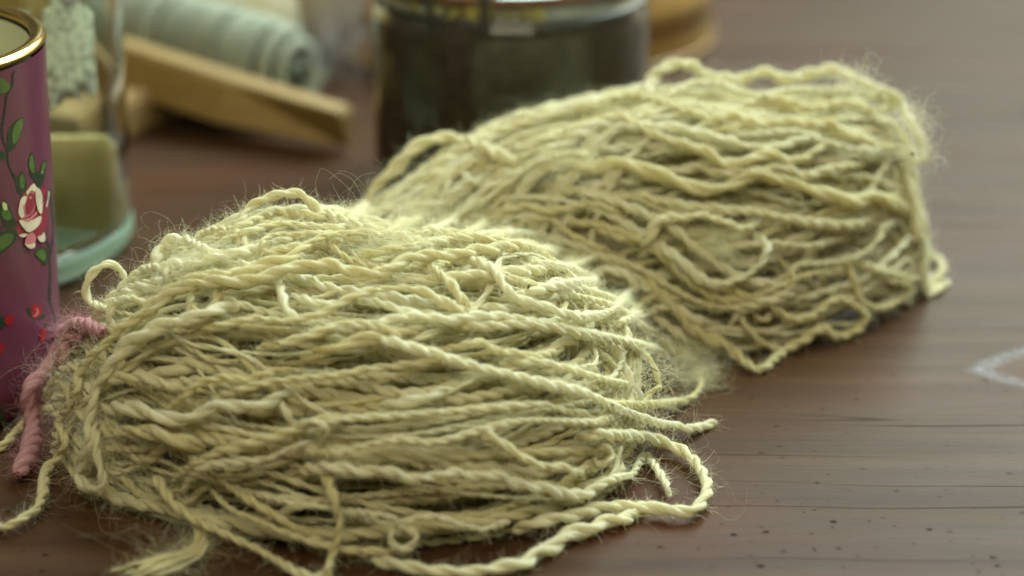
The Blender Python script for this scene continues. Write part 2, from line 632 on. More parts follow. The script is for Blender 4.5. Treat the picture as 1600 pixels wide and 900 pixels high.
# ---- strands that can be told apart in the photograph: "width lift turn | points"
TRACED = """
19 1.6 60 | 365,358 385,332 400,318 437,304 467,302 482,314 505,332 540,345 575,356 605,362
17 1.2 62 | 330,372 360,362 400,342 430,330 470,335 500,338 540,335 580,333 612,325 645,318
13 0.8 50 | 340,380 400,358 440,350 480,352 520,356 560,352
15 1.0 50 | 407,408 410,378 430,367 460,366 500,364 540,368
24 2.0 90 | 330,452 365,435 405,416 455,402 475,385 512,368 545,365 575,363 600,366 630,352 665,342
20 2.6 70 | 205,520 235,490 262,462 300,445 350,440 400,437 440,424 460,418 520,413 545,425 600,425 630,408 660,400 720,398 740,392 770,390 800,384 850,393 880,403 915,408 945,418
17 2.0 60 | 655,404 672,412 690,430 710,450 730,480 745,500
19 3.0 60 | 715,398 738,405 760,415 778,430 790,450 805,464 845,478 880,490 905,497 930,494 957,485 972,470 990,450 988,438 975,430 960,424 945,422 930,432 925,440 900,442 875,446 850,450 835,456 800,462
18 2.0 70 | 300,520 350,508 400,498 450,502 500,490 545,468 580,455 620,450 660,455 690,470 720,485 755,498
20 1.8 62 | 470,520 510,515 560,512 610,500 650,495 700,500 750,495 800,497 850,505 900,515 960,530 1000,540
17 1.6 52 | 720,372 750,355 775,338 805,325 830,322 855,330 890,325 925,318 950,325 965,333 990,350
16 1.4 48 | 765,385 778,372 800,358 825,345 860,342 872,350 890,365 920,380 945,392 970,402
15 1.2 50 | 905,370 920,365 940,360 960,368 985,378 1005,398
19 2.6 56 | 1003,412 1008,390 1015,370 1030,345 1045,340 1075,340 1095,335 1110,340 1140,350 1160,357 1185,350 1192,333
20 2.6 52 | 1170,362 1182,368 1198,385 1195,400 1187,414 1169,429 1137,442 1110,443 1090,433 1070,412 1053,400 1028,380 1010,372
19 1.0 50 | 1012,160 1014,140 1022,120 1040,105 1056,100 1084,103 1094,114 1119,121 1147,124 1175,118 1200,113 1225,124 1250,120 1275,114 1300,109 1330,120 1360,135 1390,145 1412,156
16 1.0 45 | 1010,158 1040,150 1062,138 1085,131 1125,130 1150,142 1185,150 1220,142 1260,140 1300,145 1330,150
17 1.6 50 | 652,312 682,264 712,242 750,223 784,206 822,193 852,181 890,172 928,166 950,156 973,149 1003,151 1037,160 1065,172 1087,177 1112,186 1150,180 1169,190 1200,195 1219,190 1250,193 1275,196 1300,193 1316,208 1331,214 1350,218 1369,227 1390,231 1412,236
25 1.6 76 | 545,352 560,336 572,318 588,292 618,262 648,231 675,219 701,215 731,222 765,236 800,252 830,262
13 0.8 60 | 676,330 690,308 702,280 706,252 702,240
12 0.8 60 | 718,250 724,268 735,282 752,290 775,302
12 2.2 70 | 720,345 740,333 762,310 792,287 822,264 848,249 875,242 901,240 928,244 945,252
20 1.4 120 | 660,365 700,350 735,320 770,290 815,268 850,258
26 0.8 140 | 815,265 850,258 895,256 930,262 960,254 985,258 1010,268 1040,276 1075,290 1105,298 1140,290 1170,277 1195,274 1230,285 1270,298 1310,310 1340,315 1375,308 1412,332
20 1.2 90 | 855,235 880,212 905,200 935,192 960,182 985,190 1010,205 1050,220 1100,235 1125,252 1150,260 1180,245 1215,243 1235,252 1260,245 1285,230 1310,225
17 1.0 80 | 940,196 990,198 1060,200 1120,215 1180,230 1222,228 1262,214 1300,205
17 1.0 46 | 960,300 1000,305 1050,318 1100,325 1180,332 1220,340 1280,350 1330,352 1368,342
15 0.8 46 | 850,300 900,298 950,304 1000,312 1040,330 1080,328 1130,338
18 1.0 52 | 980,420 1010,440 1045,470 1075,507 1100,526 1131,539 1150,554 1175,573 1191,576 1212,560 1231,545 1256,532 1281,514 1300,523 1316,526 1341,514 1353,495 1337,479 1306,467 1281,486 1256,498 1237,498 1219,489 1200,476 1175,470 1156,460 1120,445
12 1.0 50 | 1152,465 1156,480 1160,500 1175,520 1190,535 1215,545 1240,542 1258,530
11 1.0 50 | 1176,470 1178,484 1182,495 1195,500 1207,490 1225,485
13 1.0 50 | 1138,530 1145,502 1160,487 1200,474 1225,457 1242,438 1236,425 1252,413 1290,411 1325,405 1350,395 1370,378 1380,356 1400,345
16 0.8 50 | 1330,405 1365,420 1400,430 1440,438 1466,432 1474,418 1466,404 1450,396 1438,380 1430,358 1428,330 1424,300 1412,270
15 0.6 50 | 1320,400 1335,440 1345,470 1375,482 1405,470 1425,452 1400,440 1370,436
15 0.8 50 | 1412,160 1416,180 1432,205 1443,230 1440,252 1420,248 1408,238
15 0.8 48 | 1350,180 1385,190 1405,205 1420,225 1425,246 1418,275 1424,310 1428,350
15 1.0 48 | 1080,255 1120,270 1175,268 1220,262 1260,275 1300,262 1350,258
14 1.0 50 | 1100,400 1150,385 1210,380 1260,385 1320,372
15 1.0 44 | 1180,150 1230,158 1270,170 1320,160 1360,172 1400,168
20 1.0 40 | 1290,150 1320,140 1360,150 1395,158 1412,172
16 1.0 44 | 1130,205 1180,210 1240,205 1290,222 1340,235 1385,240
20 3.0 70 | 400,422 355,428 312,432 270,450 240,472 215,495 190,512 170,532 145,555 130,572 121,590 122,605 112,625 104,640 92,660 101,686 95,709 72,735 68,762 61,790 43,805 17,820 0,824 -25,826
22 3.0 84 | 375,478 337,485 300,497 265,505 230,520 200,540 180,560 165,583 150,604 146,630 137,660 143,683 136,703 125,727 124,747 138,762 154,760 161,744 152,717 150,689 147,664 142,640
22 1.6 70 | 242,745 254,761 271,787 303,810 332,825 361,839 400,857 440,880 475,900 520,915
13 1.4 120 | 292,800 304,818 310,838 302,856 278,868 245,878 216,892 198,905
12 1.0 130 | 298,806 312,826 318,846 304,866 276,877 246,888 222,900 205,912
9 1.8 110 | 300,812 308,830 310,850 290,862 262,868 232,876 200,884 176,900
9 0.6 110 | 306,822 320,842 316,866 286,884 256,896 236,910
15 1.4 60 | 178,482 158,480 140,470 134,456 138,436 152,420 170,412 186,420 196,436
15 1.4 60 | 176,512 170,496 176,478 194,467 216,469 235,480
19 3.2 60 | 500,722 507,742 516,760 522,785 527,802 530,818 528,840 520,865 513,890 508,915
15 2.6 46 | 540,797 575,802 605,806 620,815 611,830 612,848 625,857 642,854 650,840 641,828 627,824 622,818 640,813 665,807 690,810 720,820 750,827 775,822 790,815 802,800
22 2.2 64 | 470,735 520,730 560,737 600,735 640,746 680,745 710,738 740,745 775,743 800,755 825,760 850,762 875,770 910,775 930,762 962,747 987,742 997,725 1007,710
19 2.6 70 | 720,668 755,678 787,695 807,710 830,722 857,730 880,730 900,740 914,731 922,720
25 2.0 96 | 900,682 930,680 957,680 990,682 1020,685 1050,697 1080,715 1098,740 1106,762 1096,786 1078,800 1050,796 1025,795 995,792 962,790 925,797 900,805 875,809 840,816 800,830
23 1.6 84 | 560,872 620,882 660,890 700,893 750,892 785,886 820,880 840,862 867,853 890,834 925,828 945,815 970,813 990,806 1012,800
15 1.6 60 | 1010,708 1015,718 1030,737 1042,760 1046,785
17 1.8 60 | 330,625 400,602 462,592 525,587 575,577 625,572 680,565 730,560
16 2.0 56 | 440,672 480,665 525,657 575,652 625,650 675,645 725,642 800,635 850,632 880,642 920,648
15 2.2 40 | 470,712 500,707 537,707 575,695 625,687 675,692 725,680 800,660 850,657 900,660 935,660 958,646
19 2.6 50 | 560,528 600,532 650,545 700,560 750,575 800,587 850,600 900,611 925,620 957,635 987,647 1020,660 1050,665 1075,669 1100,668 1120,668
14 1.4 50 | 930,628 975,632 1020,632 1060,628 1085,618 1096,600 1090,585
17 1.6 54 | 690,505 750,510 800,508 850,510 900,520 950,530 990,537 1020,545 1048,562
16 1.6 50 | 690,548 720,540 750,535 782,550 805,552 830,556 860,552 873,538
25 1.6 110 | 160,640 200,638 240,648 280,656 310,647 345,632 380,636 420,628 455,610
22 1.6 110 | 165,680 205,672 240,678 285,690 320,700
15 1.6 50 | 255,645 285,622 310,600 350,590 385,595 420,582 460,578
20 2.0 60 | 270,750 320,715 380,695 430,683 470,668 505,655 560,652
15 2.4 50 | 285,768 300,745 325,727 370,722 420,716 455,700 500,688
17 1.6 60 | 330,765 360,795 400,812 440,830 490,848 540,858 590,862 640,868
16 1.6 60 | 355,758 395,785 430,805 470,832 500,845
15 1.4 54 | 400,770 440,782 480,790 520,795 570,812
15 1.6 60 | 430,620 445,640 455,660 475,672
11 3.0 70 | 472,705 462,690 464,668 484,658 504,664 510,678 500,695 484,710
13 1.6 46 | 925,720 932,702 946,698 955,710 948,724 934,724 926,712
17 1.8 60 | 400,545 450,535 500,520 545,505 580,510 625,520 670,512
24 1.2 150 | 470,560 520,545 575,530 620,538 670,548 700,560
22 1.4 110 | 590,640 620,630 660,625 690,612 720,608
18 1.6 60 | 245,455 262,440 258,425 275,412 300,415 330,405 370,395 410,390
18 1.4 60 | 240,418 252,390 275,375 300,378 325,392 350,398
16 1.4 60 | 300,455 298,480 312,490 335,478 340,462 325,450
16 1.4 56 | 430,430 440,455 445,480 465,500 490,510
14 1.2 56 | 455,460 480,470 505,475 540,472
15 1.4 50 | 985,490 1010,470 1030,462 1060,468 1090,470
18 1.4 44 | 960,510 990,495 1010,490 1035,480 1055,482 1075,500
17 1.2 50 | 830,410 880,418 930,432 985,445 1020,452 1060,450
16 1.6 50 | 780,570 830,565 880,575 930,590 980,600
17 1.2 60 | 560,470 600,475 640,490 690,492
19 1.2 60 | 790,245 830,225 865,210 895,205
17 1.0 56 | 730,275 775,262 815,245 850,232 880,228
16 1.0 56 | 690,345 740,352 790,342 830,338 880,345
16 1.0 50 | 1040,395 1070,425 1100,450 1130,455
15 1.2 56 | 20,690 40,655 62,635 90,588 112,572 140,585
15 1.0 56 | -20,712 12,690 34,662 60,640 88,640
18 1.2 55 | 720,440 800,425 880,420 940,402 1000,420 1050,450 1100,475 1150,480 1200,470 1260,450
17 1.0 55 | 780,470 850,455 920,455 980,475 1030,500 1070,530 1100,545
18 1.0 60 | 600,395 700,375 780,365 860,372 930,395 990,430 1040,470 1090,500 1130,510
16 0.8 52 | 650,440 740,430 820,440 900,462 960,480 1010,515 1050,545 1090,570
17 1.0 55 | 860,345 930,350 990,370 1040,405 1090,450 1140,470 1200,455 1260,430 1320,425
18 1.2 58 | 880,295 960,315 1040,350 1100,398 1160,435 1230,448
17 0.8 56 | 740,318 820,308 900,318 970,345 1030,385 1070,425 1110,462
16 0.8 56 | 560,400 640,385 720,372 800,380 880,392 950,412 1010,440
18 1.2 66 | 150,600 190,590 230,592 270,605 300,612
"""
for line in TRACED.strip().splitlines():
    head, pts = line.split('|')
    wpx, lift, turn = [float(v) for v in head.split()]
    xy = np.array([[float(v) for v in p.split(',')] for p in pts.split()])
    fine = catmull(xy, len(xy) * 5)
    d, t = drape(fine[:, 0], fine[:, 1])
    # iron out jumps in depth along the strand
    k = np.array([1, 2, 3, 4, 5, 4, 3, 2, 1.0]); k /= k.sum()
    t = np.convolve(np.pad(t, 4, mode='edge'), k, 'valid')
    R = .87 * wpx * .5 * t.mean() / FPX
    Lc = np.concatenate([[0], np.cumsum(np.linalg.norm(np.diff(ORI + d * t[:, None], axis=0), axis=1))])
    edge = np.clip(np.minimum(Lc, Lc[-1] - Lc) / .0065, 0, 1)
    edge = edge * edge * (3 - 2 * edge)
    t = t - (lift * MM * 1.2 + R * .4) * edge + .0030 * (1 - edge)
    P = ORI + d * t[:, None]
    P[:, 2] = np.maximum(P[:, 2], R * .9)
    single = turn > 170
    add_strand(P, R, 1.1 * turn * t.mean() / FPX, sides=9, plies=1 if single else 2, lump=.17 if not single else .24, hair=1.4 if not single else 3, step=.0007)
n_traced = len(TRACED.strip().splitlines())

# ---- the rest of the skein: long loops that run along a bundle, turn at its end and come back
def loop_path(B, k, va, vb, sa, sb, wavy):
    n1 = 60
    s_up = np.linspace(sa, sb, n1)
    va_ = np.full(n1, va); vb_ = np.full(n1, vb)
    ph = np.linspace(0, np.pi, 14)[1:-1]
    dv = (vb - va) / 2
    arc_v = va + dv * (1 - np.cos(ph))
    arc_s = sb + np.sin(ph) * min(.09, abs(dv) * .35 + .015)
    s = np.concatenate([s_up, arc_s, s_up[::-1]])
    th = np.concatenate([va_, arc_v, vb_])
    L = np.linspace(0, .25, len(s))
    th = th + (np.linspace(-1, 1, n1 * 2 + len(ph)) * rng.normal(0, .22)) + wob(L, .040, wavy)[:, 0] + wob(L, .014, wavy * .28)[:, 0]
    th = np.clip(th, -1.5, 1.5)
    v = np.sign(th) * np.abs(np.sin(th)) ** .85
    C, T = B['C'], B['T']
    u = np.clip(s, 0, 1) * (len(C) - 1)
    c = np.stack([np.interp(u, np.arange(len(C)), C[:, j]) for j in range(4)], 1)
    tn = np.stack([np.interp(u, np.arange(len(C)), T[:, j]) for j in range(2)], 1)
    ext = (s - np.clip(s, 0, 1)) * 130
    x = c[:, 0] + tn[:, 0] * ext - tn[:, 1] * v * c[:, 2] * k
    y = c[:, 1] + tn[:, 1] * ext + tn[:, 0] * v * c[:, 2] * k
    # height: inside the bundle follow the scaled section, beyond its end drape down
    h0 = c[:, 3] * np.clip(1 - np.abs(v) ** 2.4, 0, 1) ** .55
    droop = np.clip(1 - (np.abs(ext) / (c[:, 2] * .38)) ** 2, 0, 1) ** .5
    z = k * h0 * droop + wob(L, .024, 1.1)[:, 0] + wob(L, .009, .35)[:, 0]
    z = np.maximum(z, 1.1)
    z = np.clip(z, 1.1, np.maximum(body_h(x, y) - .7, 1.1))
    P = np.stack([x, y, z], 1) * MM
    return catmull(P, len(P) * 2)


def theta(n, lo=-1.42, hi=1.42):
    t = np.linspace(lo, hi, n) + rng.normal(0, .03, n)
    return t


inner = []
for B, nums, e in ((B1, (24, 42, 40, 22), .0), (B2, (24, 38, 36, 18), .0)):
    for layer, (num, k) in enumerate(zip(nums, (.94, .875, .79, .60))):
        for va in theta(num):
            dv = rng.choice([-1, 1]) * rng.uniform(.10, .55)
            vb = np.clip(va + dv, -1.45, 1.45)
            if abs(vb - va) < .1: vb = va - .3 * np.sign(va)
            kk = k + rng.normal(0, .024)
            if B is B2: sb = rng.uniform(.88, 1.04) if layer < 2 else rng.uniform(.80, .95)
            else: sb = rng.uniform(.74, .95)
            sa = rng.uniform(-.04, .10)
            P = loop_path(B, kk, va, vb, sa, sb, rng.uniform(.07, .23) * (1.0 if B is B1 else .6))
            R = rng.choice([.5, .65, .8, .95, 1.2]) * rng.uniform(.9, 1.1) * MM * (1.0 if B is B1 else .95)
            pitch = rng.uniform(5.0, 11.0) * MM
            if layer < 2:
                add_strand(P, R, pitch, sides=7, plies=1 if rng.random() < .13 else 2, lump=.24, hair=.8 if layer == 0 else .35, step=.0011)
            else:
                V, F, A, fr = yarn_arrays(P, R * 1.15, pitch, 5, 2, .2, .0018)
                V[:, 2] = np.maximum(V[:, 2], .0002)
                inner.append((V, F, A))
# strands that pass over the waist from the near bundle into the far one
for q in range(24):
    off = rng.uniform(-9, 22)
    ax_ = catmull([(-70, 466), (-48, 478), (-26, 497), (-2, 518), (30, 535), (70, 545)], 120)
    a0, a1 = sorted(rng.uniform(0, 1, 2) * np.array([.35, .40]) + np.array([0, .60]))
    sl = ax_[int(a0 * 119):int(a1 * 119) + 1]
    tn = np.gradient(sl, axis=0); tn /= np.linalg.norm(tn, axis=1, keepdims=True)
    L = np.linspace(0, .15 * len(sl) / 120, len(sl))
    o_ = (off + wob(L, .04, 3.5)[:, 0] + wob(L, .013, .7)[:, 0])[:, None]
    xy = sl + np.stack([-tn[:, 1], tn[:, 0]], 1) * o_
    z = body_h(xy[:, 0], xy[:, 1]) + .4 + wob(L, .02, .5)[:, 0]
    e_ = np.clip(np.minimum(np.arange(len(sl)), len(sl) - 1 - np.arange(len(sl))) / 8, 0, 1)
    z = np.maximum(z - 4 * (1 - e_), 1.0)
    P = catmull(np.column_stack([xy, z]) * MM, len(sl) * 2)
    add_strand(P, rng.uniform(.65, 1.25) * MM, rng.uniform(7, 14) * MM, sides=8, plies=1 if rng.random() < .25 else 2, lump=.24, hair=1.2, step=.0009)

V, F, A = join_arrays(inner)
ntri += len(F) * 2
tag(link('inner_strands', mesh_np('inner_strands', V, F, A), M_WOOL_DEEP, skein), kind='stuff')

# ---- fuzz: short fibres along every strand and some long stray ones
def fuzz_from(src, per_m, mean, spread, lift, curl, k=7, twist=0.0):
    roots, dirs, lens = [], [], []
    for (P, T, N, B, R, L, w) in src:
        m = rng.poisson(per_m * L[-1] * w)
        if m == 0: continue
        i = rng.integers(0, len(P), m)
        a = rng.uniform(0, 6.283, m)
        o = np.cos(a)[:, None] * N[i] + np.sin(a)[:, None] * B[i]
        roots.append(P[i] + o * (R[i] * .85)[:, None])
        sg = rng.choice([-1, 1], m)[:, None]
        tg = -np.sin(a)[:, None] * N[i] + np.cos(a)[:, None] * B[i]
        dirs.append((T[i] + tg * twist) * sg * (1 - lift) + o * lift + rng.normal(0, spread, (m, 3)))
        lens.append(mean * np.clip(rng.exponential(1, m), .3, 2.6))
    r, d, l = np.concatenate(roots), np.concatenate(dirs), np.concatenate(lens)
    return hair_paths(r, d, l, k, curl)


h1 = fuzz_from(HAIR_SRC, 3600, .0017, .16, .08, .5, k=6, twist=.7)
hair_object('fuzz', skein, M_FUZZ, h1, np.full(len(h1), .000030))
h3 = fuzz_from(HAIR_SRC, 5500, .0014, .35, .40, .6, k=5, twist=.5)
hair_object('halo_fibres', skein, M_FUZZ, h3, np.full(len(h3), .0000135))
h2 = fuzz_from(HAIR_SRC, 380, .0062, .6, .34, 1.35, k=12)
hair_object('stray_fibres', skein, M_FUZZ, h2, np.full(len(h2), .0000105))


def fluff(px, py, r, n, length, curl, up=1.0, flat=.6):
    d, t = drape(np.array([float(px)]), np.array([float(py)]))
    c = (ORI + d * (t - .002)[:, None])[0]
    q = rng.normal(0, 1, (n, 3)); q /= np.linalg.norm(q, axis=1, keepdims=True)
    rad = rng.uniform(0, 1, (n, 1)) ** .5
    roots = c + q * rad * np.array([r, r * .8, r * flat])
    dr = rng.normal(0, 1, (n, 3)) * np.array([1.4, .8, .6])
    return hair_paths(roots, dr, length * rng.uniform(.4, 1.6, n), 9, curl)


tufts = [fluff(1062, 545, .0055, 420, .009, 1.3), fluff(265, 876, .006, 110, .012, .6, flat=.3), fluff(300, 850, .005, 90, .009, .7, flat=.4), fluff(1088, 585, .006, 380, .010, 1.2), fluff(600, 372, .013, 420, .014, 1.1, flat=.15),
         fluff(700, 345, .013, 380, .014, 1.0, flat=.15), fluff(165, 690, .009, 220, .012, 1.1), fluff(210, 760, .008, 160, .012, 1.2),
         fluff(1120, 385, .0055, 420, .008, 1.2), fluff(330, 400, .011, 200, .012, 1.3, flat=.15), fluff(130, 575, .008, 110, .011, 1.2), fluff(1415, 190, .007, 260, .007, 1.2), fluff(1432, 240, .005, 160, .007, 1.2), fluff(1330, 130, .008, 220, .007, 1.2), fluff(1010, 585, .008, 240, .010, .9),
         fluff(895, 258, .009, 260, .014, .4, flat=.3), fluff(290, 420, .008, 120, .010, 1.3)]
for tf in tufts:
    hair_object('fluff_tuft', skein, M_FUZZ, tf, np.full(len(tf), .000015))

# bits of chaff caught in the wool
M_CHAFF = simple('chaff', (.06, .04, .02), .8)
for (xa, ya, xb, yb, w) in ((740, 376, 745, 386, 3), (803, 446, 808, 447, 3), (824, 452, 828, 444, 4), (256, 690, 272, 726, 2), (955, 631, 960, 634, 4), (1015, 572, 1028, 581, 2), (1424, 236, 1428, 244, 4)):
    xs = np.linspace(xa, xb, 5); ys = np.linspace(ya, yb, 5)
    d, t = drape(xs, ys)
    P = ORI + d * (t.min() - .0052)
    Pr, L = resample(P, .0003)
    T, N, Bn = frames(Pr)
    r = np.full(len(Pr), w * .5 * .00013) * np.sin(np.linspace(.3, 2.9, len(Pr)))
    v, f, fb = tube_arrays(Pr, N, Bn, r, L, 5)
    link('chaff', mesh_np('chaff', v, f, fb), M_CHAFF, skein)

# ------------------------------------------------------------------ pink tie
tie = empty('pink_yarn_tie', tuple(atz(np.array(50.), np.array(690.))), 'thick pink wool tie knotted round the skein end beside the floral mug', 'yarn tie')


def pink(pts, wpx, lift, turn, z=None):
    xy = np.array([[float(v) for v in p.split(',')] for p in pts.split()])
    fine = catmull(xy, len(xy) * 5)
    d, t = drape(fine[:, 0], fine[:, 1])
    k = np.ones(9) / 9
    t = np.convolve(np.pad(t, 4, mode='edge'), k, 'valid')
    R = wpx * .5 * t.mean() / FPX
    P = ORI + d * (t - lift * MM)[:, None]
    P[:, 2] = np.maximum(P[:, 2], R)
    return P, R, turn * t.mean() / FPX


src_keep = HAIR_SRC; HAIR_SRC = []
for pts, w, lf, tn in (("160,520 135,508 112,512 98,530 88,556 72,582 56,594 46,606 44,626 50,652 52,676 46,700 38,722 26,742", 27, 5.0, 95),
                       ("128,530 110,528 102,545 92,570 78,590 66,612 60,640 56,665", 22, 3.0, 95)):
    P, R, pitch = pink(pts, w, lf, tn)
    V, F, A, fr = yarn_arrays(P, R, pitch, 9, 3, .1, .0007)
    V[:, 2] = np.maximum(V[:, 2], .0002)
    link('tie_strand', mesh_np('tie_strand', V, F, A), M_PINK, tie)
    HAIR_SRC.append((*fr, 1.0))
hp = np.concatenate([fuzz_from(HAIR_SRC, 20000, .0032, .5, .4, 1.0, k=7)])
hair_object('tie_fuzz', tie, M_PINKFUZZ, hp, np.full(len(hp), .00002))

# ------------------------------------------------------------------ floral mug
mug = empty('floral_mug', (MX, MY, 0), 'mauve pink mug with rose print and gold rim, cut off at the left edge', 'mug')
M_MUG = simple('mauve_glaze', (.128, .033, .058), .28, 0, .5, .10, 40)
M_CREAMG = simple('cream_glaze', (.50, .49, .33), .3)
M_GOLD = simple('gilding', (.62, .42, .13), .2, 1.0)




v, f = lathe([(R0 * .80, .0012), (R0 * .9, .0004), (R0 - .0015, .0010)] + [(mug_r(z), z) for z in np.linspace(.003, MH - .0012, 14)], 96, (MX, MY))
link('mug_body', mesh_np('mug_body', v, f), M_MUG, mug)
v, f = lathe([(mug_r(z) - .0032, z) for z in np.linspace(MH - .0012, .005, 12)] + [(R0 * .7, .004), (0.0005, .004)], 96, (MX, MY))
link('mug_interior', mesh_np('mug_interior', v, f), M_CREAMG, mug)
a = np.linspace(0, 2 * np.pi, 13)
v, f = lathe([(R1 - .0014 + .0017 * math.cos(q), MH + .0012 * math.sin(q)) for q in a], 96, (MX, MY))
link('gold_rim', mesh_np('gold_rim', v, f), M_GOLD, mug)
PRINT = {n: simple('print_' + n, c, .35, 0, .5, .45, 420) for n, c in dict(
    crimson=(.27, .026, .042), rose=(.52, .16, .17), petal=(.62, .52, .38), leaf=(.075, .13, .028), leafdark=(.02, .038, .018), stem=(.022, .026, .02), bud=(.30, .015, .022), pale=(.50, .52, .22)).items()}


def on_mug(px, py, off):
    d = sight(np.asarray(px, float), np.asarray(py, float))
    lo = np.full(len(d), .25); 
    t = np.linspace(.33, .62, 900)
    P = ORI + d[:, None] * t[None, :, None]
    rr = np.hypot(P[..., 0] - MX, P[..., 1] - MY) - mug_r(P[..., 2])
    k = np.argmin(np.where(rr <= 0, 0, 1), 1)
    none = ~(rr <= 0).any(1)
    k[none] = np.argmin(rr[none], 1)
    q = P[np.arange(len(d)), k]
    an = np.arctan2(q[:, 1] - MY, q[:, 0] - MX)
    z = q[:, 2]
    r = mug_r(z) + off
    return np.stack([MX + r * np.cos(an), MY + r * np.sin(an), z], 1), an, z


def print_on_mug(name, polys, spin=0.0, drop=0.0):
    Vs, Fs, Mi, mats, o = [], [], [], [], 0
    for lay, (kind, pts, sc, ox, oy) in enumerate(polys):
        P = np.array(pts, float) / sc + np.array([ox, oy])
        if kind == 'stem':
            P = catmull(P, len(P) * 5)
            tdir = np.gradient(P, axis=0); tdir /= np.linalg.norm(tdir, axis=1, keepdims=True)
            nrm = np.stack([-tdir[:, 1], tdir[:, 0]], 1) * 1.6
            q = np.concatenate([P + nrm, P - nrm])
            n = len(P)
            fc = [(i, i + 1, n + i + 1, n + i) for i in range(n - 1)]
        else:
            n = len(P) * 4
            C = catmull(np.concatenate([P[-1:], P, P[:2]]), (len(P) + 3) * 6)
            m = len(P) + 2
            tt = np.linspace(0, m, len(C))
            C = C[(tt >= 1) & (tt < 1 + len(P))]
            cen = C.mean(0)
            n = len(C)
            q = np.concatenate([C, cen + (C - cen) * .5, cen[None]])
            fc = [(i, (i + 1) % n, n + (i + 1) % n, n + i) for i in range(n)] + [(n + i, n + (i + 1) % n, 2 * n, 2 * n) for i in range(n)]
        pos, an, z = on_mug(q[:, 0], q[:, 1], .00006 + lay * .000035)
        r = mug_r(z) + .00006 + lay * .000035
        pos = np.stack([MX + r * np.cos(an + spin), MY + r * np.sin(an + spin), z - drop], 1)
        if kind not in mats: mats.append(kind)
        for fcc in fc:
            Fs.append([i + o for i in dict.fromkeys(fcc)])
            Mi.append(mats.index(kind))
        Vs.append(pos); o += len(q)
    me = bpy.data.meshes.new(name)
    me.from_pydata(np.concatenate(Vs).tolist(), [], Fs)
    ob = link(name, me, [PRINT[k] for k in mats], mug)
    me.polygons.foreach_set('material_index', Mi)
    return ob


Z1 = (4.737, 0, 90); Z2 = (4.737, 0, 270); Z3 = (2.905, 0, 450)
ROSE = [('crimson', [(120, 440), (130, 380), (125, 310), (140, 210), (190, 130), (240, 75), (290, 130), (325, 95), (345, 150), (330, 240), (350, 330), (330, 410), (312, 500), (270, 490), (250, 540), (210, 558), (170, 530), (180, 470), (140, 470)], *Z2),
        ('rose', [(150, 330), (150, 230), (195, 150), (245, 120), (265, 200), (240, 290), (190, 330)], *Z2),
        ('petal', [(148, 330), (130, 280), (148, 195), (180, 172), (188, 200), (163, 250), (172, 318)], *Z2),
        ('petal', [(190, 140), (238, 80), (262, 110), (255, 140), (222, 128), (197, 160)], *Z2),
        ('crimson', [(192, 300), (190, 230), (212, 150), (240, 160), (248, 230), (225, 290)], *Z2),
        ('rose', [(205, 180), (222, 172), (226, 190), (212, 196)], *Z2),
        ('petal', [(258, 112), (290, 130), (304, 200), (300, 290), (285, 300), (264, 250), (254, 180)], *Z2),
        ('petal', [(132, 350), (188, 345), (215, 352), (290, 320), (280, 380), (208, 438), (160, 405)], *Z2),
        ('rose', [(150, 345), (200, 335), (250, 290), (262, 300), (215, 350), (190, 356)], *Z2),
        ('rose', [(175, 520), (190, 460), (225, 440), (250, 470), (245, 520), (210, 530)], *Z2),
        ('petal', [(168, 522), (200, 528), (242, 520), (244, 546), (206, 559)], *Z2),
        ('petal', [(262, 472), (290, 462), (312, 440), (318, 500), (284, 508)], *Z2),
        ('petal', [(125, 455), (160, 448), (190, 452), (160, 474), (138, 470)], *Z2),
        ('petal', [(322, 245), (334, 190), (340, 130), (347, 150), (338, 210), (328, 250)], *Z2)]
LEAVES = [('leaf', [(0, 150), (40, 170), (75, 220), (70, 240), (20, 265), (-20, 260), (-20, 160)], *Z1),
          ('leafdark', [(160, 440), (165, 470), (150, 560), (110, 650), (60, 700), (48, 640), (60, 540), (100, 480)], *Z1),
          ('leaf', [(158, 450), (158, 500), (140, 580), (95, 640), (85, 560), (110, 490)], *Z1),
          ('leafdark', [(-10, 690), (40, 710), (60, 735), (30, 755), (-10, 750)], *Z1),
          ('leafdark', [(225, 700), (255, 760), (268, 900), (240, 895), (205, 800)], *Z1),
          ('leaf', [(226, 715), (246, 770), (250, 850), (225, 840), (210, 790)], *Z1),
          ('leafdark', [(320, 758), (345, 770), (335, 830), (310, 930), (270, 960), (285, 850)], *Z1),
          ('leaf', [(318, 775), (335, 790), (318, 850), (300, 870), (302, 820)], *Z1),
          ('leafdark', [(160, -10), (185, 40), (190, 110), (160, 170), (130, 120), (120, 50)], *Z2),
          ('leaf', [(158, 10), (176, 50), (172, 110), (150, 110), (138, 50)], *Z2),
          ('leafdark', [(215, 0), (245, -20), (300, 0), (318, 20), (310, 80), (280, 112), (240, 50)], *Z2),
          ('leafdark', [(20, 200), (60, 250), (100, 330), (115, 385), (60, 410), (10, 350), (-10, 300)], *Z2),
          ('leaf', [(22, 240), (55, 270), (80, 330), (45, 350), (10, 310)], *Z2),
          ('pale', [(15, 212), (42, 230), (48, 268), (28, 278), (12, 245)], *Z2),
          ('leafdark', [(-10, 450), (60, 420), (120, 430), (112, 500), (40, 572), (-10, 590)], *Z2),
          ('leaf', [(-10, 480), (50, 450), (95, 460), (80, 510), (25, 560), (-10, 570)], *Z2),
          ('leafdark', [(250, 600), (290, 555), (340, 560), (355, 630), (330, 690), (300, 660)], *Z2),
          ('leaf', [(262, 600), (290, 568), (325, 575), (330, 640), (305, 645)], *Z2),
          ('leafdark', [(362, 115), (380, 150), (398, 330), (398, 440), (378, 300)], *Z2),
          ('leafdark', [(-6, 535), (8, 555), (14, 590), (-6, 600)], *Z3)]
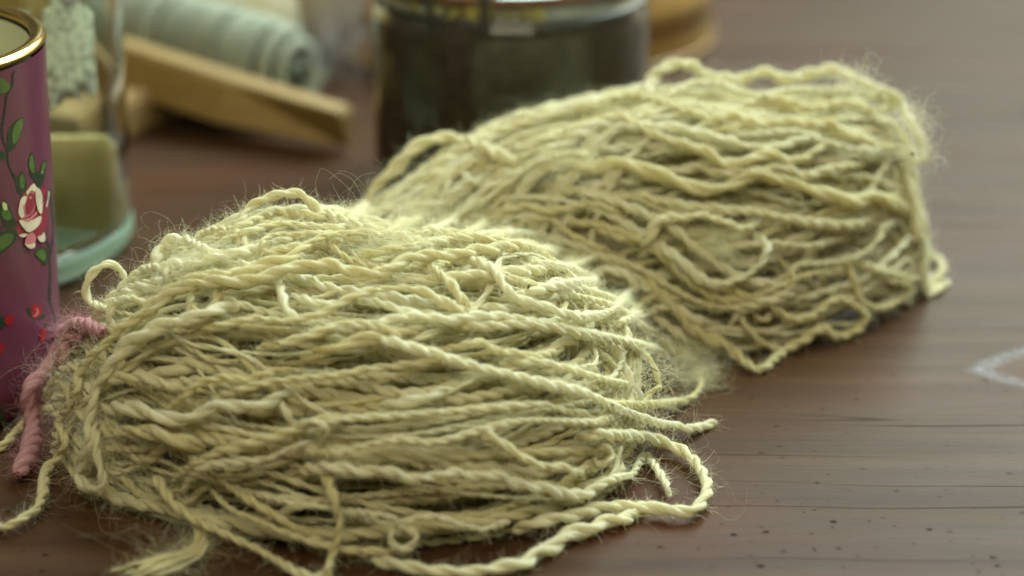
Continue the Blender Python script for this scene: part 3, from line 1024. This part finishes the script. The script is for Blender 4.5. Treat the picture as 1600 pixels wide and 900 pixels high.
STEMS = [('stem', [(105, 95), (92, 130), (88, 205), (52, 270), (30, 400), (10, 540), (18, 600), (50, 690), (50, 750), (75, 830), (110, 900)], *Z1),
         ('stem', [(95, 0), (120, 80), (135, 150)], *Z2), ('stem', [(250, 0), (270, 60), (285, 110)], *Z2),
         ('stem', [(-10, 420), (40, 385), (130, 370)], *Z2),
         ('stem', [(325, 430), (340, 500), (368, 570), (365, 650), (370, 760), (360, 900)], *Z2),
         ('stem', [(400, 440), (382, 520), (372, 600)], *Z2),
         ('stem', [(228, 0), (224, 60), (248, 130), (250, 200), (225, 260)], *Z3)]
BUDS = [[('leafdark', [(-5, 135), (20, 130), (30, 150), (10, 180), (-5, 185)], *Z3), ('bud', [(20, 130), (45, 117), (62, 130), (58, 155), (35, 172), (20, 155)], *Z3)],
        [('leafdark', [(118, 98), (140, 92), (200, 125), (190, 140), (150, 140)], *Z3), ('bud', [(140, 85), (162, 74), (185, 90), (180, 125), (155, 138), (140, 120)], *Z3), ('rose', [(160, 90), (172, 105), (165, 125), (148, 130), (162, 112)], *Z3)],
        [('leafdark', [(205, 155), (218, 165), (205, 205), (195, 200)], *Z3), ('bud', [(185, 190), (200, 180), (210, 200), (200, 235), (180, 245), (176, 220)], *Z3)],
        [('bud', [(-8, 255), (10, 252), (20, 270), (12, 295), (-8, 300)], *Z3)]]
for spin in (0.0, -1.35, -2.7, 1.5, 2.9):
    for s_ in (STEMS, LEAVES):
        for pl in s_ if s_ is STEMS else []:
            print_on_mug('printed_stem', [pl], spin)
    for i_ in range(0, len(LEAVES)):
        kind = LEAVES[i_][0]
        if kind == 'leafdark' or i_ == 0:
            grp = [LEAVES[i_]]
            j_ = i_ + 1
            while j_ < len(LEAVES) and LEAVES[j_][0] != 'leafdark':
                grp.append(LEAVES[j_]); j_ += 1
            print_on_mug('printed_leaf', grp, spin)
    print_on_mug('printed_rose', ROSE, spin)
    for b_ in BUDS: print_on_mug('printed_bud', b_, spin)

# ------------------------------------------------------------------ glass jar with torn label
gc = atz(np.array(-93.), np.array(389.))
GX, GY = gc[0], gc[1]
GR = 300 * ((gc - ORI) @ FWD) / FPX
jar1 = empty('glass_tumbler', (GX, GY, 0), 'clear glass jar with torn label remnants and thick green bottom behind the floral mug', 'glass jar')
M_GLASS = glass('clear_glass', (.95, .98, .93))
M_GREENG = glass('green_glass', (.70, .93, .74), .03)
t_ = .0022
outer = [(GR - .0005, .0085)] + [(GR, z) for z in np.linspace(.010, .105, 9)]
inn = [(GR - t_, z) for z in np.linspace(.105, .011, 9)] + [(GR - t_ + .0004, .0085), (GR - .0005, .0085)]
v, f = lathe(outer + [(GR - t_ / 2, .1062)] + inn, 96, (GX, GY))
link('glass_wall', mesh_np('glass_wall', v, f), M_GLASS, jar1)
v, f = lathe([(.0005, .0012), (GR - .012, .0010), (GR - .006, .0004), (GR - .002, .0016), (GR, .004), (GR, .0070), (GR - .0012, .0082), (GR - .006, .0076), (GR * .5, .0068), (.0005, .0066)], 96, (GX, GY))
mg = NT('lit_green_glass')  # pale scattering green mixed into the glass imitates bright refracted light in the base
mg.bsdf.inputs['Base Color'].default_value = (.86, .985, .88, 1)
mg.bsdf.inputs['Transmission Weight'].default_value = 1
mg.bsdf.inputs['Roughness'].default_value = .04
tl_ = mg.n('ShaderNodeBsdfTranslucent'); tl_.inputs['Color'].default_value = (.88, 1.0, .88, 1)
mx_ = mg.n('ShaderNodeMixShader'); mx_.inputs[0].default_value = .45
tcg = mg.n('ShaderNodeTexCoord'); wvg = mg.n('ShaderNodeTexWave', wave_type='RINGS', rings_direction='Z'); wvg.inputs['Scale'].default_value = 55; wvg.inputs['Distortion'].default_value = 1.5
ofs = mg.scaled(tcg.outputs['Object'], (1, 1, 1), (0, 0, 0), (-GX, -GY, 0)); mg.l(ofs, wvg.inputs['Vector'])
mg.l(mg.bump(wvg.outputs[1], .5, .0015), mg.bsdf.inputs['Normal'])
mg.l(mg.bsdf.outputs[0], mx_.inputs[1]); mg.l(tl_.outputs[0], mx_.inputs[2]); df_ = mg.n('ShaderNodeBsdfDiffuse'); df_.inputs['Color'].default_value = (.62, .90, .66, 1); m2_ = mg.n('ShaderNodeMixShader'); m2_.inputs[0].default_value = .14; mg.l(mx_.outputs[0], m2_.inputs[1]); mg.l(df_.outputs[0], m2_.inputs[2]); mg.l(m2_.outputs[0], mg.out.inputs['Surface'])
link('glass_base', mesh_np('glass_base', v, f), mg.m, jar1)
def label_mesh():
    M = NT('torn_label')
    tc = M.n('ShaderNodeTexCoord')
    a = M.noise(tc.outputs['Object'], 130, 4, .6)
    bb = M.noise(tc.outputs['Object'], 300, 3, .6, 1.5)
    col = M.mix(M.ramp(a, [(.38, 0.0), (.5, 1.0)]), (.24, .20, .12), (.72, .76, .56))
    col = M.mix(M.math('MULTIPLY', M.ramp(bb, [(.42, 1.0), (.5, 0.0)]), .5), col, (.10, .08, .05))
    M.l(col, M.bsdf.inputs['Base Color'])
    M.bsdf.inputs['Roughness'].default_value = .7
    tr = M.n('ShaderNodeBsdfTranslucent'); M.l(col, tr.inputs['Color'])
    ms = M.n('ShaderNodeMixShader'); ms.inputs[0].default_value = .45
    M.l(M.bsdf.outputs[0], ms.inputs[1]); M.l(tr.outputs[0], ms.inputs[2]); M.l(ms.outputs[0], M.out.inputs['Surface'])
    na, nz = 120, 90
    ang = np.radians(np.linspace(-100, -22, na))
    z = np.linspace(.0455, .092, nz)
    from mathutils import noise as mn
    keep = []
    for i in range(na - 1):
        for j in range(nz - 1):
            u, w = i / na, j / nz
            nzv = mn.fractal(Vector((u * 9, w * 6, 3.1)), 1.0, 2.0, 4)
            edge = min((1 - u) * 14, (w - .06 * mn.noise(Vector((u * 14, 0, 0))) - .02) * 9)
            clear = math.exp(-(((u - .56) / .17) ** 2 + ((w - .80) / .42) ** 2) * 1.0) * 1.7
            if edge + nzv * .7 > .05 and nzv * .9 + .55 - clear > 0: keep.append((i, j))
    V = np.array([(GX + (GR + .00015) * math.cos(a_), GY + (GR + .00015) * math.sin(a_), zz) for a_ in ang for zz in z])
    F = [(i * nz + j, (i + 1) * nz + j, (i + 1) * nz + j + 1, i * nz + j + 1) for i, j in keep]
    me = mesh_np('torn_label', V, F)
    o = link('torn_label', me, M.m, jar1)
    so = o.modifiers.new('paper', 'SOLIDIFY'); so.thickness = .0001; so.offset = 1


label_mesh()

# slab of yellow wax standing in the back of that jar
import bmesh
bm = bmesh.new()
rw, hw = GR - t_ - .0025, .0205
xe = math.sqrt((GR - t_ - .0006) ** 2 - .009 ** 2)
arc = [(GX - .036, GY + .001), (GX + xe, GY + .001), (GX + xe, GY + .009), (GX - .036, GY + .009)]
lo = [bm.verts.new((x, y, .0078)) for x, y in arc]; hi = [bm.verts.new((x, y, .0078 + hw)) for x, y in arc]
bm.faces.new(lo[::-1]); bm.faces.new(hi)
for q in range(len(lo)): bm.faces.new((lo[q], lo[(q + 1) % len(lo)], hi[(q + 1) % len(lo)], hi[q]))
bmesh.ops.recalc_face_normals(bm, faces=bm.faces)
bmesh.ops.bevel(bm, geom=bm.edges[:], offset=.0018, segments=3, affect='EDGES')
me = bpy.data.meshes.new('wax_block'); bm.to_mesh(me); bm.free()
MW = NT('yellow_wax')
MW.bsdf.inputs['Base Color'].default_value = (.54, .44, .17, 1)
MW.bsdf.inputs['Roughness'].default_value = .4
MW.bsdf.inputs['Subsurface Weight'].default_value = .6
MW.bsdf.inputs['Subsurface Radius'].default_value = (.010, .007, .003)
MW.bsdf.inputs['Subsurface Scale'].default_value = 1.0
wc = link('wax_block', me, MW.m)
tag(wc, 'yellow block of wax standing inside the labelled glass jar', 'wax block')

# ------------------------------------------------------------------ preserving jar with dark contents
JX, JY, JR = -.0003, .634, .0371
jar2 = empty('preserving_jar', (JX, JY, 0), 'clip top glass jar filled with dark brown matter behind the skein', 'preserving jar')
prof_o = [(.0005, .0004), (JR - .006, .0004), (JR - .0015, .002), (JR, .007)] + [(JR, z) for z in np.linspace(.012, .0495, 6)] + [(JR - .0006, .0520), (JR - .0020, .0535), (JR - .0022, .0570), (JR - .0012, .0578)]
tj = .0026
prof_i = [(JR - tj - .0026, .0578), (JR - tj - .0022, .0540), (JR - tj - .0008, .0515)] + [(JR - tj, z) for z in np.linspace(.048, .010, 5)] + [(JR - tj - .003, .0032), (.0005, .0028)]
M_JARG = glass('jar_glass', (.93, .92, .83), .12)
v, f = lathe(prof_o + prof_i, 96, (JX, JY))
link('jar_glass', mesh_np('jar_glass', v, f), M_JARG, jar2)
MD = NT('dark_contents')
tc = MD.n('ShaderNodeTexCoord')
nz_ = MD.noise(tc.outputs['Object'], 150, 4, .65)
MD.l(MD.mix(MD.ramp(nz_, [(.42, 0.0), (.75, 1.0)]), (.046, .037, .017), (.080, .064, .027)), MD.bsdf.inputs['Base Color'])
MD.bsdf.inputs['Roughness'].default_value = .8
MD.l(MD.bump(nz_, .8, .002), MD.bsdf.inputs['Normal'])
rc = JR - tj + .0003
v, f = lathe([(.0005, .0032), (rc - .0032, .0036), (rc, .0105), (rc, .0475), (rc - .0012, .0505), (rc - .004, .0515), (.0005, .051)], 72, (JX, JY))
link('dark_contents', mesh_np('dark_contents', v, f), MD.m, jar2)
M_WIRE = simple('wire', (.10, .095, .085), .4, 1.0)
M_RUBBER = simple('orange_rubber', (.13, .045, .012), .6)
M_PETAL = simple('dried_petals', (.50, .38, .07), .7, 0, .3, .5, 400)


def ring(name, r, z, rad, mat, parent, cx, cy, n=96):
    a = np.linspace(0, 2 * np.pi, 9)
    v, f = lathe([(r + rad * math.cos(q), z + rad * math.sin(q)) for q in a], n, (cx, cy))
    return link(name, mesh_np(name, v, f), mat, parent)


def wire(name, pts, rad, mat, parent):
    P, L = resample(catmull(np.array(pts), len(pts) * 8), .0012)
    T, N, Bn = frames(P)
    v, f, a = tube_arrays(P, N, Bn, np.full(len(P), rad), L, 8)
    return link(name, mesh_np(name, v, f, a), mat, parent)


ring('wire_hoop', JR - .0012, .0534, .0008, M_WIRE, jar2, JX, JY)
ring('rubber_gasket', JR - .0018,   .0588, .0010, M_RUBBER, jar2, JX, JY)
v, f = lathe([(JR - .001, .0604), (JR - .0006, .0622), (JR - .002, .066), (JR - .008, .0705), (.0005, .072)] + [(.0005, .0695), (JR - .009, .068), (JR - .0045, .065), (JR - .0045, .0604), (JR - .001, .0604)], 96, (JX, JY))
link('glass_lid', mesh_np('glass_lid', v, f), M_GLASS, jar2)
for an in (-122, -100):
    a_ = math.radians(an)
    c_, s_ = math.cos(a_), math.sin(a_)
    pts = [(JX + c_ * (JR + q), JY + s_ * (JR + q), z) for q, z in ((.0002, .0515), (.0008, .0535), (.0012, .057), (.0014, .061), (.0012, .066), (-.0020, .0705), (-.009, .0735))]
    wire('wire_clip', pts, .0011, M_WIRE, jar2)
petV = []
for i in range(46):
    an = rng.uniform(math.radians(-150), math.radians(-70)); r = rng.uniform(.5, .95) * rc
    c = np.array([JX + r * math.cos(an), JY + r * math.sin(an), .0515 + rng.uniform(0, .005)])
    q = rng.normal(0, 1, 3); q /= np.linalg.norm(q); w = np.cross(q, [0, 0, 1.]); w /= np.linalg.norm(w)
    ln, wd = rng.uniform(.002, .005), rng.uniform(.0008, .0018)
    pts = [c - q * ln, c + w * wd, c + q * ln, c - w * wd, c + np.cross(q, w) * .0007, c - np.cross(q, w) * .0004]
    petV.append(pts)
V = np.concatenate(petV); F = []
for i in range(len(petV)):
    o_ = i * 6
    for a_, b_ in ((0, 1), (1, 2), (2, 3), (3, 0)):
        F += [(o_ + a_, o_ + b_, o_ + 4), (o_ + b_, o_ + a_, o_ + 5)]
tag(link('dried_petals', mesh_np('dried_petals', V, np.array(F)), M_PETAL, jar2, smooth=False), kind='stuff')

# ------------------------------------------------------------------ wooden tools lying behind
M_OCHRE = wood('ochre_wood', (.215, .128, .034), (.31, .195, .056), 0, .45)
M_DARKOCHRE = wood('aged_wood', (.22, .13, .045), (.34, .21, .075), 1, .5)


def prism(name, bottom, up, mat, bev=.0012, top=None):
    """bottom: list of points (ccw); top: matching list, or bottom raised by up"""
    import bmesh
    bm = bmesh.new()
    lo = [bm.verts.new(p) for p in bottom]
    hi = [bm.verts.new(p) for p in (top or [Vector(q) + Vector(up) for q in bottom])]
    n = len(lo)
    bm.faces.new(lo[::-1]); bm.faces.new(hi)
    for i in range(n): bm.faces.new((lo[i], lo[(i + 1) % n], hi[(i + 1) % n], hi[i]))
    bmesh.ops.recalc_face_normals(bm, faces=bm.faces)
    bmesh.ops.bevel(bm, geom=bm.edges[:], offset=bev, segments=2, affect='EDGES')
    me = bpy.data.meshes.new(name); bm.to_mesh(me); bm.free()
    return link(name, me, mat, smooth=False)


tip = atz(np.array(532.), np.array(222.), .004)
left = atz(np.array(60.), np.array(72.), .0175)
ax = left - tip; Lb = np.linalg.norm(ax); ax /= Lb
side = np.cross(ax, [0, 0, 1.0]); side /= np.linalg.norm(side)
if side[1] < 0: side = -side
upb = np.cross(ax, side); upb = upb if upb[2] > 0 else -upb
mid = .34 * Lb
bw, bh = .0055, .0125
b0 = tip - upb * .003
pts = [b0, b0 + ax * mid - side * .007, b0 + ax * Lb - side * .007, b0 + ax * Lb + side * bw, b0 + ax * mid + side * bw, b0 + side * .006]
hi_ = [p + upb * bh for p in pts]
hi_[0] = hi_[0] - side * .003; hi_[1] = hi_[1] + side * .003; hi_[2] = hi_[2] + side * .0045
pts[0] = pts[0] + side * .0035; pts[1] = pts[1] - side * .0015
o = prism('weaving_shuttle', [tuple(p) for p in pts], None, M_OCHRE, .0010, [tuple(p) for p in hi_])
tag(o, 'ochre wooden shuttle with angled tip lying on the table behind the glass jar', 'wooden tool')
s0 = atz(np.array(185.), np.array(232.), 0); s1 = atz(np.array(385.), np.array(132.), 0)
d_ = s1 - s0; d_ /= np.linalg.norm(d_); w_ = np.array([-d_[1], d_[0], 0])
s0 = s0 - d_ * .012; 
o = prism('wooden_stick', [tuple(s0 + [0, 0, .0003]), tuple(s1 + [0, 0, .0003]), tuple(s1 + w_ * .018 + [0, 0, .0003]), tuple(s0 + w_ * .018 + [0, 0, .0003])], (0, 0, .0120), M_DARKOCHRE)
tag(o, 'dull brown flat wooden stick under the ochre shuttle', 'wooden stick')

# bobbin wound with pale green grey yarn
pb0 = atz(np.array(485.), np.array(122.), .0135)
pb1 = atz(np.array(60.), np.array(-12.), .026)
bob = empty('yarn_bobbin', tuple((pb0[0], pb0[1], 0)), 'bobbin wound with pale grey green yarn resting behind the ochre shuttle', 'bobbin')
axb = pb1 - pb0; LB = np.linalg.norm(axb); axb /= LB
e1 = np.cross(axb, [0, 0, 1.0]); e1 /= np.linalg.norm(e1); e2 = np.cross(axb, e1)
M_BOBY = wool('grey_green_wool', (.25, .27, .20), (.52, .55, .44), .1)
turns, npt = 20, 20 * 30
q = np.linspace(0, 1, npt)
rad = .0125 * np.clip(np.minimum(q * 4.5 + .45, (1 - q) * 6 + .2), .22, 1) ** .6
ang = q * turns * 2 * np.pi
Pw = pb0 + axb * (q * LB * .96 + .002)[:, None] + rad[:, None] * (np.cos(ang)[:, None] * e1 + np.sin(ang)[:, None] * e2)
Pw += wob(np.linspace(0, 1, npt), .02, .0003, 3)
Pw2, Lw = resample(Pw, .0016)
T, N, Bn = frames(Pw2)
v, f, a = tube_arrays(Pw2, N, Bn, np.full(len(Pw2), .0019) * np.clip(1 + wob(Lw, .03, .2)[:, 0], .6, 1.5), Lw, 7)
link('wound_yarn', mesh_np('wound_yarn', v, f, a), M_BOBY, bob)
Pc = pb0 + axb * np.linspace(.003, LB + .01, 12)[:, None]
T, N, Bn = frames(Pc)
qq = np.linspace(0, 1, 12)
v, f, a = tube_arrays(Pc, N, Bn, .0108 * np.clip(np.minimum(qq * 4.5, (1 - qq) * 6 + .2), .1, 1) ** .6, np.linspace(0, LB, 12), 14)
link('bobbin_core', mesh_np('bobbin_core', v, f, a), simple('bobbin_green', (.13, .15, .11), .8), bob)
n = 420
c = pb0 + np.array([.002, .004, .006])
roots = c + rng.normal(0, 1, (n, 3)) * np.array([.006, .006, .010]) + np.array([0.004, 0, .006])
ht = hair_paths(roots, rng.normal(0, .5, (n, 3)) + np.array([.25, .1, 1.1]), .020 * rng.uniform(.4, 1.5, n), 8, .4)
hair_object('wool_wisp', bob, fibre('grey_fibre', (.55, .52, .50)), ht, np.full(n, .000022))

# balls of wool further back
def ball(px, y, r, c0, c1, label):
    x = (px - 800) / FPX * (y * math.cos(PITCH) + (CAM_H - r) * math.sin(PITCH))
    e = empty('wool_ball', (x, y, 0), label, 'wool ball', 'wool balls at the back of the table')
    V = []
    parts = []
    for k in range(26):
        n_ = rng.normal(0, 1, 3); n_ /= np.linalg.norm(n_)
        a1 = np.cross(n_, [0.3, .5, .8]); a1 /= np.linalg.norm(a1); a2 = np.cross(n_, a1)
        for off in np.linspace(-.25, .25, 6):
            t = np.linspace(0, 2 * np.pi, 60)
            rr = (r - .0022) * math.sqrt(1 - off ** 2)
            P = np.array([x, y, r]) + n_ * off * r + rr * (np.cos(t)[:, None] * a1 + np.sin(t)[:, None] * a2) * (1 + rng.normal(0, .012))
            T, N, Bn = frames(P)
            parts.append(tube_arrays(P, N, Bn, np.full(60, .0019), t * r, 6))
    V, F, A = join_arrays(parts)
    V[:, 2] = np.maximum(V[:, 2], .0003)
    tag(link('wound_yarn', mesh_np('wound_yarn', V, F, A), wool('ball_wool', c0, c1, .1), e), kind='stuff')
    v, f = lathe([(max(.0005, (r - .003) * math.sin(t)), r - (r - .003) * math.cos(t)) for t in np.linspace(0, np.pi, 20)], 40, (x, y))
    link('ball_core', mesh_np('ball_core', v, f, np.zeros((len(v), 3))), bpy.data.materials['ball_wool' if 'ball_wool' in bpy.data.materials else 0], e)


ball(300, .765, .030, (.42, .26, .20), (.60, .42, .34), 'tan pink wool ball behind the wound bobbin')
ball(372, .745, .020, (.50, .44, .28), (.70, .64, .44), 'pale beige wool ball behind the wound bobbin')
ball(450, .775, .030, (.30, .20, .04), (.46, .32, .08), 'ochre yellow wool ball between the bobbin and the clip top jar')
ball(20, .740, .038, (.42, .30, .09), (.60, .46, .17), 'mustard wool ball seen through the labelled glass jar')

# upturned wooden bowl behind the preserving jar
bx, by, br = .002, .800, .066
bowl = empty('wooden_bowl', (bx, by, 0), 'upturned ochre brown wooden bowl behind the clip top jar', 'bowl')
pr = [(br - .004, .0004), (br, .002), (br + .0005, .006), (br - .001, .014)] + [(br * math.cos(t) ** .8, .006 + .055 * math.sin(t)) for t in np.linspace(.15, 1.25, 12)] + [(.022, .060), (.022, .066), (.018, .067), (.0005, .064)]
v, f = lathe(pr, 72, (bx, by))
link('bowl_body', mesh_np('bowl_body', v, f), wood('bowl_wood', (.26, .14, .035), (.40, .24, .07), 2, .4), bowl)
ring('bowl_rim', br - .001, .0022, .0018, bpy.data.materials['bowl_wood'], bowl, bx, by, 72)

print('TRIS', ntri, 'strands', n_traced, 'hairs', len(h1), len(h2))
